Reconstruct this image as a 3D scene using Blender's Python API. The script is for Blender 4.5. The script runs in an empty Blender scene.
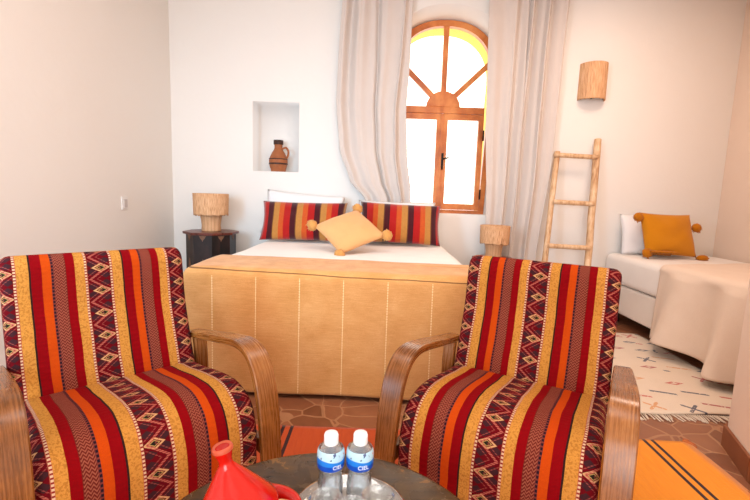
import bpy, bmesh, math, random
from mathutils import Vector, Matrix, noise
random.seed(7)
PI = math.pi
SC = bpy.context.scene
COL = SC.collection
H = 1.12
# ------------------------------------------------------------------ camera
cam = bpy.data.cameras.new('camera'); cam.sensor_width = 36; cam.sensor_fit = 'HORIZONTAL'
cam.lens = 36 * 430 / 750; cam.clip_start = .02
co = bpy.data.objects.new('camera', cam); COL.objects.link(co)
co.matrix_world = Matrix.Translation((0, 0, H)) @ Matrix.Rotation(math.radians(.58), 4, 'Z') @ \
    Matrix.Rotation(PI / 2 - math.radians(7.24), 4, 'X') @ Matrix.Rotation(math.radians(1.98), 4, 'Z')
SC.camera = co
# ------------------------------------------------------------------ world, lights, exposure
w = bpy.data.worlds.new('sky'); SC.world = w; w.use_nodes = True
wn = w.node_tree.nodes['Background']; wn.inputs[0].default_value = (1.0, .97, .92, 1); wn.inputs[1].default_value = 4.0
def area(name, loc, rot, sx, sy, power, col):
    l = bpy.data.lights.new(name, 'AREA'); l.shape = 'RECTANGLE'; l.size = sx; l.size_y = sy
    l.energy = power; l.color = col
    o = bpy.data.objects.new(name, l); COL.objects.link(o); o.location = loc; o.rotation_euler = [math.radians(a) for a in rot]
    return o
area('terrace_door_daylight', (-.25, -2.35, 1.35), (90, 0, 0), 2.3, 2.2, 92, (.98, .98, 1.0))
lo = area('left_cool_fill', (-1.99, .4, 1.5), (84, 0, -22), 1.0, 1.4, 36, (.42, .74, 1.0)); lo.data.spread = math.radians(85)  # added cool fill tinting the back wall; the left wall is closed
area('overhead_fill_light', (1.9, 2.9, 3.0), (0, 0, 0), .6, .6, 28, (1.0, .74, .58))  # added warm fill for the right side, no lamp hangs here
area('overhead_fill_light', (0.0, 1.5, 3.05), (0, 0, 0), 1.6, 1.6, 46, (1.0, .97, .94))  # added broad fill from above to lift the room, no fitting modelled
SC.view_settings.view_transform = 'Standard'; SC.view_settings.look = 'None'
SC.view_settings.gamma = 1; SC.view_settings.use_curve_mapping = False
SC.view_settings.exposure = -.27
# ------------------------------------------------------------------ node helpers
def lin(c):
    f = lambda v: v / 12.92 if v <= .04045 else ((v + .055) / 1.055) ** 2.4
    return tuple(f(x / 255) for x in c) + (1,)
class E:
    """a float socket that can be combined with python operators"""
    def __init__(s, nt, k): s.nt = nt; s.k = k
    def m(s, op, o=None, o2=None):
        n = s.nt.nodes.new('ShaderNodeMath'); n.operation = op
        for i, v in enumerate((s, o, o2)):
            if v is None: continue
            if isinstance(v, E): s.nt.links.new(v.k, n.inputs[i])
            else: n.inputs[i].default_value = v
        return E(s.nt, n.outputs[0])
    def __add__(s, o): return s.m('ADD', o)
    def __sub__(s, o): return s.m('SUBTRACT', o)
    def __mul__(s, o): return s.m('MULTIPLY', o)
    def __truediv__(s, o): return s.m('DIVIDE', o)
    def __lt__(s, o): return s.m('LESS_THAN', o)
    def __gt__(s, o): return s.m('GREATER_THAN', o)
    def abs(s): return s.m('ABSOLUTE')
    def fract(s): return s.m('FRACT')
    def sin(s): return s.m('SINE')
    def max(s, o): return s.m('MAXIMUM', o)
    def min(s, o): return s.m('MINIMUM', o)
    def pingpong(s, o): return s.m('PINGPONG', o)
    def between(s, a, b): return (s > a) * (s < b)
class Mat:
    def __init__(s, name, rough=.8, spec=.3, metal=0.0, sheen=0.0):
        s.m = bpy.data.materials.new(name); s.m.use_nodes = True; s.nt = s.m.node_tree
        s.b = s.nt.nodes['Principled BSDF']
        s.b.inputs['Roughness'].default_value = rough; s.b.inputs['Specular IOR Level'].default_value = spec
        s.b.inputs['Metallic'].default_value = metal; s.b.inputs['Sheen Weight'].default_value = sheen
        s.b.inputs['Sheen Roughness'].default_value = .5
    def coord(s, kind='Object'):
        n = s.nt.nodes.new('ShaderNodeTexCoord'); return n.outputs[kind]
    def xyz(s, v):
        n = s.nt.nodes.new('ShaderNodeSeparateXYZ'); s.nt.links.new(v, n.inputs[0]); return [E(s.nt, k) for k in n.outputs]
    def scaled(s, v, sc):
        n = s.nt.nodes.new('ShaderNodeMapping'); s.nt.links.new(v, n.inputs[0]); n.inputs['Scale'].default_value = sc; return n.outputs[0]
    def noise(s, v, scale, detail=4, dist=0, rough=.5):
        n = s.nt.nodes.new('ShaderNodeTexNoise'); s.nt.links.new(v, n.inputs['Vector'])
        n.inputs['Scale'].default_value = scale; n.inputs['Detail'].default_value = detail
        n.inputs['Distortion'].default_value = dist; n.inputs['Roughness'].default_value = rough
        return E(s.nt, n.outputs[0])
    def voronoi(s, v, scale, feature='F1', rnd=1.0):
        n = s.nt.nodes.new('ShaderNodeTexVoronoi'); n.feature = feature; s.nt.links.new(v, n.inputs['Vector'])
        n.inputs['Scale'].default_value = scale; n.inputs['Randomness'].default_value = rnd
        return n
    def ramp(s, f, stops, mode='LINEAR'):
        n = s.nt.nodes.new('ShaderNodeValToRGB'); n.color_ramp.interpolation = mode; s.nt.links.new(f.k, n.inputs[0])
        e = n.color_ramp.elements
        while len(e) < len(stops): e.new(.5)
        for i, (p, c) in enumerate(stops): e[i].position = p; e[i].color = lin(c)
        return n.outputs[0]
    def mix(s, f, a, b, mode='MIX'):
        n = s.nt.nodes.new('ShaderNodeMix'); n.data_type = 'RGBA'; n.blend_type = mode
        for i, v in ((0, f), (6, a), (7, b)):
            if isinstance(v, E): s.nt.links.new(v.k, n.inputs[i])
            elif isinstance(v, bpy.types.NodeSocket): s.nt.links.new(v, n.inputs[i])
            elif isinstance(v, (int, float)) and i == 0: n.inputs[i].default_value = v
            else: n.inputs[i].default_value = lin(v)
        return n.outputs[2]
    def color(s, c):
        if isinstance(c, bpy.types.NodeSocket): s.nt.links.new(c, s.b.inputs['Base Color'])
        else: s.b.inputs['Base Color'].default_value = lin(c)
        return s
    def roughness(s, e): s.nt.links.new(e.k, s.b.inputs['Roughness']); return s
    def bump(s, e, strength=.3, dist=.002):
        n = s.nt.nodes.new('ShaderNodeBump'); n.inputs['Strength'].default_value = strength; n.inputs['Distance'].default_value = dist
        s.nt.links.new(e.k, n.inputs['Height']); s.nt.links.new(n.outputs[0], s.b.inputs['Normal']); return s
def plain(name, c, c2=None, scale=20, rough=.8, bumpscale=None, bstr=.3, bdist=.002, **k):
    a = Mat(name, rough, **k); v = a.coord()
    if c2: a.color(a.mix(a.noise(v, scale), c, c2))
    else: a.color(c)
    if bumpscale: a.bump(a.noise(v, bumpscale), bstr, bdist)
    return a.m
def wood(name, dark, mid, light, scale=(3, 3, 40), rough=.35, blot=5, grain_axis=2, spec=.5):
    a = Mat(name, rough, spec=spec); v = a.coord()
    g = a.noise(a.scaled(v, scale), 3, 6, .6)
    b = a.noise(v, blot, 4, .5)
    c = a.ramp(g * .65 + b * .45, [(.36, dark), (.52, mid), (.68, light)])
    a.color(c); a.bump(g, .25, .001); a.roughness(g * .3 + (rough - .12))
    return a.m
# ------------------------------------------------------------------ materials
def wall_mat(name, c1, c2):
    a = Mat(name, .9, spec=.15); v = a.coord()
    a.color(a.mix(a.noise(v, .8, 3), c1, c2))
    a.bump(a.noise(v, 2.2, 3) + a.noise(v, 30, 5) * .12, .35, .02); return a.m
M = {}
M['plaster'] = wall_mat('lime_plaster', (239, 235, 230), (235, 229, 223))
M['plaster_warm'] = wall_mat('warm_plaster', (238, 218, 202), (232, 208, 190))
M['ceiling'] = plain('ceiling_white', (238, 230, 220), rough=.9)
def floor_mat():
    a = Mat('stone_tiles', .38, spec=.5); v = a.coord()
    nz = a.nt.nodes.new('ShaderNodeTexNoise'); nz.inputs['Scale'].default_value = 3; a.nt.links.new(v, nz.inputs['Vector'])
    mx = a.nt.nodes.new('ShaderNodeMix'); mx.data_type = 'RGBA'; mx.blend_type = 'LINEAR_LIGHT'; mx.inputs[0].default_value = .05
    a.nt.links.new(v, mx.inputs[6]); a.nt.links.new(nz.outputs[1], mx.inputs[7])
    ed = E(a.nt, a.voronoi(mx.outputs[2], 6.5, 'DISTANCE_TO_EDGE').outputs['Distance'])
    cell = a.xyz(a.voronoi(mx.outputs[2], 6.5).outputs['Color'])[0]
    n = a.noise(v, 14, 6)
    base = a.ramp(cell * .5 + n * .5, [(.2, (116, 68, 44)), (.5, (140, 86, 58)), (.8, (158, 104, 72))])
    c = a.mix((ed < .028) * .5, base, (190, 142, 104))
    a.color(c); a.bump(ed.min(.05) * 10 + n * .2, .3, .004); a.roughness(n * .3 + .22)
    return a.m
M['floor'] = floor_mat()
M['skirt'] = plain('skirting_brown', (150, 92, 58), (125, 72, 46), 10, .45)
M['arm_wood'] = wood('worn_arm_wood', (88, 44, 20), (146, 84, 44), (196, 138, 88), (5, 5, 5), .34, 9)
def arm_wood():
    a = Mat('worn_arm_wood', .34, spec=.55); uv = a.coord('UV'); v = a.coord()
    g = a.noise(a.scaled(uv, (150, 5, 1)), 1.6, 8, .3, .6); b = a.noise(v, 7, 6, .8, .6); c2 = a.noise(v, 38, 5, .5, .7)
    c = a.ramp(g * .55 + b * .5, [(.34, (74, 38, 12)), (.5, (124, 72, 28)), (.62, (152, 94, 42)), (.78, (198, 146, 84))])
    c = a.mix((c2 - .55).max(0) * 1.6, c, (80, 42, 20))
    a.color(c); a.bump(g, .12, .0006); a.roughness(g * .35 + .10); return a.m
M['arm_wood'] = arm_wood()
M['pine'] = wood('varnished_pine', (158, 78, 30), (196, 108, 48), (218, 138, 72), (2, 2, 1), .35, 6)
M['ladder'] = wood('pale_pole_wood', (176, 130, 92), (212, 172, 132), (232, 200, 164), (14, 14, 2), .65, 7, spec=.3)
M['dark_wood'] = wood('dark_carved_wood', (14, 8, 7), (26, 13, 11), (44, 22, 18), (6, 6, 2), .35, 12)
M['red_wood'] = wood('reddish_wood_top', (66, 24, 16), (92, 36, 24), (118, 52, 34), (8, 2, 2), .3, 12)
M['inlay'] = plain('pale_inlay', (150, 110, 84), (110, 72, 52), 60, .5)
def table_mat():
    a = Mat('burnished_table', .3, spec=.22); v = a.coord(); x, y, z = a.xyz(v)
    n = a.noise(v, 14, 8, .8, .6); r = (x * x + y * y).m('SQRT')
    g = a.noise(a.scaled(v, (3, 22, 3)), 3, 7, .5)
    c = a.ramp(n * .6 + g * .4, [(.34, (48, 34, 20)), (.5, (70, 50, 30)), (.66, (94, 70, 40))])
    c = a.mix((r * 1.6 + n * 1.2 > 1.27) * .5, c, (150, 104, 50))
    a.color(c); a.bump(n, .08, .001); a.roughness(n * .3 + .12); return a.m
M['table'] = table_mat()
M['iron'] = plain('black_iron', (30, 28, 28), rough=.4, metal=.6)
def weave(name, c1, c2, rough=.9, sc=350, bstr=.25, sheen=.15):
    a = Mat(name, rough, spec=.15, sheen=sheen); v = a.coord()
    n = a.noise(v, sc, 2); n2 = a.noise(v, 9, 4)
    a.color(a.mix(n * .5 + n2 * .5, c1, c2)); a.bump(n + n2 * .6, bstr, .002); return a.m
M['sheet'] = weave('white_cotton', (244, 238, 232), (232, 224, 217), bstr=.15)
M['pillow_white'] = weave('white_pillow_cotton', (240, 238, 238), (228, 226, 228), bstr=.15)
M['curtain'] = weave('linen_curtain', (216, 204, 196), (204, 192, 184), sc=220)
M['mattress'] = weave('cream_mattress', (238, 226, 214), (226, 212, 200), bstr=.15)
M['throw_cream'] = weave('cream_throw', (238, 218, 200), (220, 196, 176), sc=180, bstr=.5)
M['mustard'] = weave('mustard_cotton', (212, 140, 22), (186, 114, 14), sc=240, bstr=.5)
M['butter'] = weave('butter_cotton', (228, 176, 120), (212, 154, 98), sc=240, bstr=.5)
M['butter_tassel'] = weave('butter_yarn', (220, 164, 96), (190, 130, 66), sc=120, bstr=.8)
M['mustard_tassel'] = weave('mustard_yarn', (206, 128, 18), (160, 92, 10), sc=120, bstr=.8)
def raffia():
    a = Mat('raffia_fringe', .8, spec=.2); v = a.coord('UV')
    g = a.noise(a.scaled(v, (170, 2.5, 1)), 1, 3, .2, .7)
    a.color(a.ramp(g, [(.3, (176, 122, 84)), (.48, (216, 166, 122)), (.68, (238, 198, 160))])); a.bump(g, .8, .004)
    a.b.inputs['Transmission Weight'].default_value = 0; return a.m
M['raffia'] = raffia()
def blanket():
    a = Mat('orange_wool_blanket', .92, spec=.1, sheen=.2); v = a.coord(); x, y, z = a.xyz(v)
    n = a.noise(v, 7, 5); f = a.noise(v, 260, 2); wv = a.noise(a.scaled(v, (6, 6, 90)), 3, 4)
    c = a.ramp(n * .4 + f * .3 + wv * .3, [(.35, (194, 134, 74)), (.52, (210, 152, 92)), (.68, (222, 168, 112))])
    d = (((x - .042) / .236 + .5).fract() - .5).abs() < .010
    dots = (z * 70).fract() > .3
    c = a.mix(d * dots * (z < .665) * .75, c, (250, 226, 176))
    seam = (z - .676 - a.noise(v, 3, 2) * .02 + (x * .018)).abs() < .0028
    c = a.mix(seam * .75, c, (72, 40, 24))
    a.color(c); a.bump(f + wv * .7, .4, .002); return a.m
M['blanket'] = blanket()
def cushion_stripes():
    a = Mat('velvet_stripes', .8, spec=.15, sheen=.35); u, v, _ = a.xyz(a.coord('UV'))
    t = u.fract()
    R_, Mn, T, O = (176, 18, 16), (66, 8, 20), (190, 130, 62), (200, 84, 30)
    c = a.ramp(t, [(0, T), (.25, O), (.46, R_), (.74, Mn), (.96, (104, 60, 34))], 'CONSTANT')
    n = a.noise(a.coord(), 60, 4)
    c = a.mix(n * .3, c, (60, 10, 10)); a.color(c); a.bump(a.noise(a.coord(), 260, 2), .4, .002); return a.m
M['stripes'] = cushion_stripes()
def kilim():
    a = Mat('kilim_upholstery', .95, spec=.05, sheen=0); u, v, _ = a.xyz(a.coord('UV')); ob = a.coord()
    wob = (a.noise(ob, 9, 2) - .5) * .02
    t = (u + wob).fract()
    red, yel, org, dk, mauve, bur = (126, 5, 12), (194, 132, 58), (184, 66, 12), (44, 26, 24), (98, 32, 26), (94, 10, 18)
    c = a.ramp(t, [(0, bur), (.128, (164, 84, 62)), (.158, yel), (.275, dk), (.295, red), (.40, org), (.492, (112, 50, 44)),
                   (.52, mauve), (.645, red), (.742, yel), (.842, (164, 84, 62)), (.872, bur)], 'CONSTANT')
    # dashed borders next to the yellow bands
    dash = (v * 95).fract() < .55
    c = a.mix((t.between(.131, .154) + t.between(.846, .869)) * dash, c, (206, 172, 140))
    c = a.mix((t.between(.131, .154) + t.between(.846, .869)) * (dash * -1 + 1) * .85, c, (124, 26, 32))
    # black dots beside the orange
    c = a.mix(t.between(.495, .517) * ((v * 80).fract() < .6), c, (34, 24, 32))
    # hatching of the mauve band
    hat = ((v * 95 + (t * 44).pingpong(1) * .9).fract() < .45)
    c = a.mix(t.between(.523, .642) * hat * .6, c, (168, 98, 74))
    # melange of yellow
    c = a.mix((t.between(.158, .275) + t.between(.742, .842)) * (a.noise(ob, 170, 3) > .54) * .5, c, (140, 84, 28))
    # zigzag: local coordinate s in -1..1
    s = ((u + wob + .5).fract() - .5) * 8
    P = .084
    tri = (v / P).pingpong(.5) * 4 - 1
    zz = ((u + wob + .5).fract() - .5).abs() < .124
    d1 = (s - tri * .78)
    side = d1 > 0
    stitch = (v * 170).fract() < .72
    c = a.mix(zz * side * ((s - .62).abs() * 1.0 + (tri + .3).abs() * .9 < .55), c, (58, 30, 34))
    c = a.mix(zz * (side * -1 + 1) * ((s + .62).abs() + (tri - .3).abs() * .9 < .55), c, (58, 30, 34))
    # cream diamonds with dark hearts at every other turn
    k = (v / P).fract()
    dd = (s - .22).abs() * 1.0 + (k - .5).abs() * 4.2
    c = a.mix(zz * (dd < .86) * (dd > .6), c, (196, 150, 104))
    c = a.mix(zz * (dd < .34), c, (34, 30, 24))
    c = a.mix(zz * (dd > .34) * (dd < .46), c, (170, 138, 80))
    c = a.mix(zz * ((d1.abs() - .62).abs() < .07) * stitch * .7, c, (150, 70, 62))
    c = a.mix(zz * (d1.abs() < .15) * stitch * .9, c, (176, 92, 78))
    fine = a.noise(ob, 420, 2)
    c = a.mix((fine - .35).max(0) * .5, c, (40, 10, 12))
    a.color(c); a.bump(fine + ((v * 330).sin() * .3), .5, .0018); return a.m
M['kilim'] = kilim()
def rug_orange():
    a = Mat('striped_kilim_rug', .95, spec=.1, sheen=.2); v = a.coord(); x, y, z = a.xyz(v)
    n = a.noise(a.scaled(v, (30, 3, 3)), 4, 4); f = a.noise(v, 200, 2)
    red = a.mix(n * .7 + f * .3, (168, 56, 16), (200, 86, 30)); yel = a.mix(n * .7 + f * .3, (222, 122, 8), (248, 160, 30))
    c = a.mix(x > .75, red, yel)
    for x0 in (1.285, 1.325, -.425, -.385, .03, .065): c = a.mix((x - x0).abs() < .008, c, (50, 20, 22))
    a.color(c); a.bump(n + f, .5, .003); return a.m
M['rug_orange'] = rug_orange()
def rug_cream():
    a = Mat('cream_berber_rug', .95, spec=.1, sheen=.3); v = a.coord(); x, y, z = a.xyz(v)
    f = a.noise(v, 160, 3); n = a.noise(v, 8, 3)
    c = a.mix(f * .5 + n * .5, (236, 216, 194), (218, 194, 170))
    vo = a.voronoi(a.scaled(v, (1, 1, 0)), 5.4, 'F1', .55)
    px, py, pz = a.xyz(vo.outputs['Position'])
    lx = (x - px) * 4.4; ly = (y - py) * 4.4
    ch = a.xyz(vo.outputs['Color'])
    line = (lx.abs() + ly.abs() * 2.4 < .27) * (lx.abs() + ly.abs() * 2.4 > .11)
    bar = (lx.abs() < .3) * ((ly + lx * .3).abs() < .045)
    cr = ((lx - ly).abs() < .055).m('MAXIMUM', (lx + ly).abs() < .055) * (lx.abs() < .2) * (ly.abs() < .2)
    motif = line * (ch[0] < .4) + bar * (ch[0] > .4) * (ch[0] < .72) + cr * (ch[0] > .72)
    mc = a.ramp(ch[1], [(0, (196, 84, 68)), (.35, (60, 62, 84)), (.62, (216, 150, 90)), (.8, (170, 60, 60))], 'CONSTANT')
    c = a.mix(motif.min(1) * .9 * (a.noise(v, 60, 2) > .36), c, mc)
    a.color(c); a.bump(f, .7, .005); return a.m
M['rug_cream'] = rug_cream()
M['fringe'] = weave('wool_fringe', (238, 222, 202), (214, 194, 170))
M['orange_fringe'] = weave('orange_wool_fringe', (206, 120, 60), (176, 84, 40))
M['clay'] = plain('jug_clay', (176, 108, 66), (140, 78, 46), 30, .6, 60, .3)
M['clay_dark'] = plain('jug_dark_band', (74, 44, 32), (52, 30, 24), 30, .5)
M['tagine'] = plain('red_glazed_clay', (206, 22, 10), (186, 14, 8), 12, .16, spec=.6, bumpscale=30, bstr=.12)
M['tagine_rim'] = plain('worn_terracotta', (204, 96, 66), (176, 70, 48), 30, .4)
M['bread'] = plain('bread_crust', (228, 190, 138), (196, 142, 86), 18, .8, 40, .5)
M['switch'] = plain('switch_plastic', (236, 232, 228), rough=.4)
M['switch_key'] = plain('switch_key_plastic', (205, 196, 192), rough=.4)
M['cap'] = plain('white_bottle_cap', (238, 240, 244), rough=.4)
def glassy(name, tint, gloss, haze):
    m = bpy.data.materials.new(name); m.use_nodes = True; nt = m.node_tree; nt.nodes.clear(); N = nt.nodes.new
    out = N('ShaderNodeOutputMaterial'); tr = N('ShaderNodeBsdfTransparent'); tr.inputs[0].default_value = (*tint, 1)
    gl = N('ShaderNodeBsdfGlossy'); gl.inputs['Roughness'].default_value = .04; df = N('ShaderNodeBsdfDiffuse'); df.inputs[0].default_value = (.92, .95, .97, 1)
    lw = N('ShaderNodeLayerWeight'); lw.inputs[0].default_value = gloss; a = N('ShaderNodeMixShader'); b = N('ShaderNodeMixShader'); b.inputs[0].default_value = haze
    nt.links.new(tr.outputs[0], b.inputs[1]); nt.links.new(df.outputs[0], b.inputs[2])
    nt.links.new(lw.outputs['Facing'], a.inputs[0]); nt.links.new(b.outputs[0], a.inputs[1]); nt.links.new(gl.outputs[0], a.inputs[2]); nt.links.new(a.outputs[0], out.inputs[0]); return m
M['glass'] = glassy('clear_glass', (.95, .96, .95), .42, .10)
M['pet'] = glassy('clear_bottle_plastic', (.90, .94, .97), .40, .10)
m = bpy.data.materials.new('window_glass'); m.use_nodes = True; nt = m.node_tree; nt.nodes.clear()
out = nt.nodes.new('ShaderNodeOutputMaterial'); tr = nt.nodes.new('ShaderNodeBsdfTransparent'); gl = nt.nodes.new('ShaderNodeBsdfGlossy'); gl.inputs['Roughness'].default_value = .03
mx = nt.nodes.new('ShaderNodeMixShader'); mx.inputs[0].default_value = .06; tr.inputs[0].default_value = (.98, .97, .93, 1)
nt.links.new(tr.outputs[0], mx.inputs[1]); nt.links.new(gl.outputs[0], mx.inputs[2]); nt.links.new(mx.outputs[0], out.inputs[0]); M['pane'] = m
def label_mat():
    a = Mat('blue_bottle_label', .35, spec=.4); u, v, _ = a.xyz(a.coord('UV'))
    v = v / .043; c = a.mix((v > .28), (10, 70, 180), (24, 120, 214))
    wave = ((v - .52) - (u * 12.57).sin() * .05) > 0
    c = a.mix(wave, c, (176, 214, 232)); nn = a.noise(a.coord(), 70, 3)
    c = a.mix(wave * (nn > .60) * (v > .6), c, (70, 84, 130)); c = a.mix(wave * (nn < .36) * (v < .8), c, (214, 92, 70)); a.color(c); return a.m
M['label'] = label_mat()
M['label_text'] = plain('white_label_print', (240, 246, 252), rough=.4)
M['reveal_lit'] = plain('yellow_lit_reveal', (250, 216, 120), (244, 204, 100), 3, .9)  # warm light on the outer window reveal, put into its base colour
M['outside'] = plain('outside_ground', (214, 190, 150), rough=.9)
# ------------------------------------------------------------------ mesh helpers
def obj(name, bm, mat, parent=None, smooth=True, sub=0, bevel=0, loc=None, rot=None):
    me = bpy.data.meshes.new(name); bmesh.ops.recalc_face_normals(bm, faces=bm.faces[:]); bm.to_mesh(me); bm.free()
    o = bpy.data.objects.new(name, me); COL.objects.link(o)
    if mat is not None: me.materials.append(mat)
    if parent is not None: o.parent = parent
    if loc is not None: o.location = loc
    if rot is not None: o.rotation_euler = rot
    if smooth:
        for p in me.polygons: p.use_smooth = True
    if bevel:
        b = o.modifiers.new('bevel', 'BEVEL'); b.width = bevel; b.segments = 3; b.limit_method = 'ANGLE'; b.angle_limit = math.radians(40)
        if smooth:
            wn = o.modifiers.new('wn', 'WEIGHTED_NORMAL'); wn.keep_sharp = True
    if sub:
        s = o.modifiers.new('sub', 'SUBSURF'); s.levels = s.render_levels = sub
    return o
def thing(name, label, cat, loc=(0, 0, 0), rz=0, group=None):
    o = bpy.data.objects.new(name, None); COL.objects.link(o); o.location = loc; o.rotation_euler = (0, 0, rz)
    o.empty_display_size = .05
    return tag(o, label, cat, group)
def tag(o, label, cat, group=None):
    o['label'] = label; o['category'] = cat
    if group: o['group'] = group
    return o
def struct(name, bm, mat, **k):
    o = obj(name, bm, mat, **k); o['kind'] = 'structure'; return o
def copy_tree(o, parent=None):
    c = o.copy(); COL.objects.link(c)
    if parent: c.parent = parent
    for ch in [x for x in bpy.data.objects if x.parent == o]: copy_tree(ch, c)
    return c
def box(bm, x0, x1, y0, y1, z0, z1, mtx=None):
    vs = [bm.verts.new((x, y, z)) for x in (x0, x1) for y in (y0, y1) for z in (z0, z1)]
    for f in ((0, 1, 3, 2), (4, 6, 7, 5), (0, 4, 5, 1), (2, 3, 7, 6), (0, 2, 6, 4), (1, 5, 7, 3)): bm.faces.new([vs[i] for i in f])
    if mtx is not None: bmesh.ops.transform(bm, matrix=mtx, verts=vs)
    return bm
def B(*a): return box(bmesh.new(), *a)
def lathe(bm, prof, n=32, center=(0, 0), uvs=True, closed_ends=True):
    uvl = bm.loops.layers.uv.verify() if uvs else None
    rings = [[bm.verts.new((center[0] + r * math.cos(2 * PI * i / n), center[1] + r * math.sin(2 * PI * i / n), z)) for i in range(n)] for r, z in prof]
    L = [0]
    for a, b in zip(prof, prof[1:]): L.append(L[-1] + math.hypot(a[0] - b[0], a[1] - b[1]))
    for k in range(len(rings) - 1):
        for i in range(n):
            f = bm.faces.new((rings[k][i], rings[k][(i + 1) % n], rings[k + 1][(i + 1) % n], rings[k + 1][i]))
            if uvl:
                for l, (uu, vv) in zip(f.loops, ((i / n, L[k]), ((i + 1) / n, L[k]), ((i + 1) / n, L[k + 1]), (i / n, L[k + 1]))): l[uvl].uv = (uu, vv)
    if closed_ends:
        for r, (rad, z) in ((rings[0], prof[0]), (rings[-1], prof[-1])):
            if rad > 1e-4: bm.faces.new(r)
    return bm
def smooth_pts(pts, n=8, closed=False):
    out = []; m = len(pts); rng = m if closed else m - 1
    for i in range(rng):
        g = (lambda j: pts[j % m]) if closed else (lambda j: pts[min(max(j, 0), m - 1)])
        p0, p1, p2, p3 = [Vector(g(i + k)) for k in (-1, 0, 1, 2)]
        for k in range(n):
            t = k / n
            out.append(.5 * ((2 * p1) + (p2 - p0) * t + (2 * p0 - 5 * p1 + 4 * p2 - p3) * t * t + (3 * p1 - p0 - 3 * p2 + p3) * t ** 3))
    if not closed: out.append(Vector(pts[-1]))
    return out
def tube(bm, pts, rad, n=10, cap=True):
    P = [Vector(p) for p in pts]; rr = rad if isinstance(rad, (list, tuple)) else [rad] * len(P); rings = []
    up = Vector((0, 0, 1)); prev = None
    for i, p in enumerate(P):
        t = (P[min(i + 1, len(P) - 1)] - P[max(i - 1, 0)]).normalized()
        if prev is None: a = t.orthogonal().normalized()
        else: a = (prev - t * prev.dot(t)).normalized()
        prev = a; b = t.cross(a)
        rings.append([bm.verts.new(p + (a * math.cos(2 * PI * k / n) + b * math.sin(2 * PI * k / n)) * rr[i]) for k in range(n)])
    for r, s in zip(rings, rings[1:]):
        for k in range(n): bm.faces.new((r[k], r[(k + 1) % n], s[(k + 1) % n], s[k]))
    if cap: bm.faces.new(rings[0]); bm.faces.new(rings[-1])
    return bm
def extr(bm, prof, x0, x1, period=.285, flip=1, rad=.03, segs=4, uoff=0.0):
    """closed side profile [(y,z)] swept along x, ends rounded; uv = across / along"""
    uvl = bm.loops.layers.uv.verify(); m = len(prof)
    cy = sum(p[0] for p in prof) / m; cz = sum(p[1] for p in prof) / m
    L = [0]
    for i in range(m): L.append(L[-1] + (Vector(prof[(i + 1) % m][:2]) - Vector(prof[i][:2])).length)
    # inward normals
    nrm = []
    for i in range(m):
        a = Vector(prof[i - 1][:2]); b = Vector(prof[(i + 1) % m][:2]); t = (b - a).normalized(); nn = Vector((t.y, -t.x))
        c = Vector((cy, cz)) - Vector(prof[i][:2])
        nrm.append(nn if nn.dot(c) > 0 else -nn)
    xs = []
    for k in range(segs + 1):
        a = PI / 2 * k / segs; xs.append((x0 + rad * (1 - math.sin(a)), rad * (1 - math.cos(a))))
    left = [(x0 + rad * (1 - math.sin(PI / 2 * k / segs)), rad * (1 - math.cos(PI / 2 * (k) / segs))) for k in range(segs, -1, -1)]
    left = [(x0 + rad * (1 - math.cos(PI / 2 * k / segs)), rad * (1 - math.sin(PI / 2 * k / segs))) for k in range(segs + 1)]
    mid = [(x0 + rad + (x1 - x0 - 2 * rad) * k / 12, 0) for k in range(1, 12)]
    right = [(x0 + x1 - a, b) for a, b in reversed(left)]
    secs = left + mid + right; rings = []; us = []
    ucur = 0; prev = None
    for x, ins in secs:
        if prev: ucur += math.hypot(x - prev[0], ins - prev[1])
        prev = (x, ins); us.append(ucur)
        rings.append([bm.verts.new((x, prof[i][0] + nrm[i].x * ins, prof[i][1] + nrm[i].y * ins)) for i in range(m)])
    um = us[-1] / 2
    for k in range(len(rings) - 1):
        for i in range(m):
            f = bm.faces.new((rings[k][i], rings[k][(i + 1) % m], rings[k + 1][(i + 1) % m], rings[k + 1][i]))
            for l, (uu, vv) in zip(f.loops, ((us[k], L[i]), (us[k], L[i + 1]), (us[k + 1], L[i + 1]), (us[k + 1], L[i]))):
                l[uvl].uv = ((uu - um) / period * flip + uoff, vv)
    for r in (rings[0], rings[-1]):
        f = bm.faces.new(r); s = -1 if r is rings[0] else 1
        ee = um * s / period
        for l in f.loops: l[uvl].uv = (ee * flip + uoff + (l.vert.co.z - cz) * .6, l.vert.co.y)
    return bm
def band(bm, path, widthvec, thick, wfun=None):
    """flat bent-wood band following path (Vectors) with width along widthvec"""
    uvl = bm.loops.layers.uv.verify(); rings = []; L = [0]
    Wv = Vector(widthvec).normalized(); P = [Vector(p) for p in path]
    for i, p in enumerate(P):
        t = (P[min(i + 1, len(P) - 1)] - P[max(i - 1, 0)]).normalized(); nn = t.cross(Wv).normalized()
        wd = wfun(i / (len(P) - 1)); th = thick
        r = .14 * th
        ring = []
        for a, b in ((-wd / 2 + r, th / 2), (wd / 2 - r, th / 2), (wd / 2, th / 2 - r), (wd / 2, -th / 2 + r), (wd / 2 - r, -th / 2), (-wd / 2 + r, -th / 2), (-wd / 2, -th / 2 + r), (-wd / 2, th / 2 - r)):
            ring.append((p + Wv * a + nn * b, a + b))
        rings.append([(bm.verts.new(c), u) for c, u in ring])
        if i: L.append(L[-1] + (P[i] - P[i - 1]).length)
    for k in range(len(rings) - 1):
        m = 8
        for i in range(m):
            j = (i + 1) % m
            f = bm.faces.new((rings[k][i][0], rings[k][j][0], rings[k + 1][j][0], rings[k + 1][i][0]))
            for l, (uu, vv) in zip(f.loops, ((rings[k][i][1], L[k]), (rings[k][j][1], L[k]), (rings[k + 1][j][1], L[k + 1]), (rings[k + 1][i][1], L[k + 1]))): l[uvl].uv = (uu, vv)
    bm.faces.new([v for v, _ in rings[0]]); bm.faces.new([v for v, _ in rings[-1]])
    return bm
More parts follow.
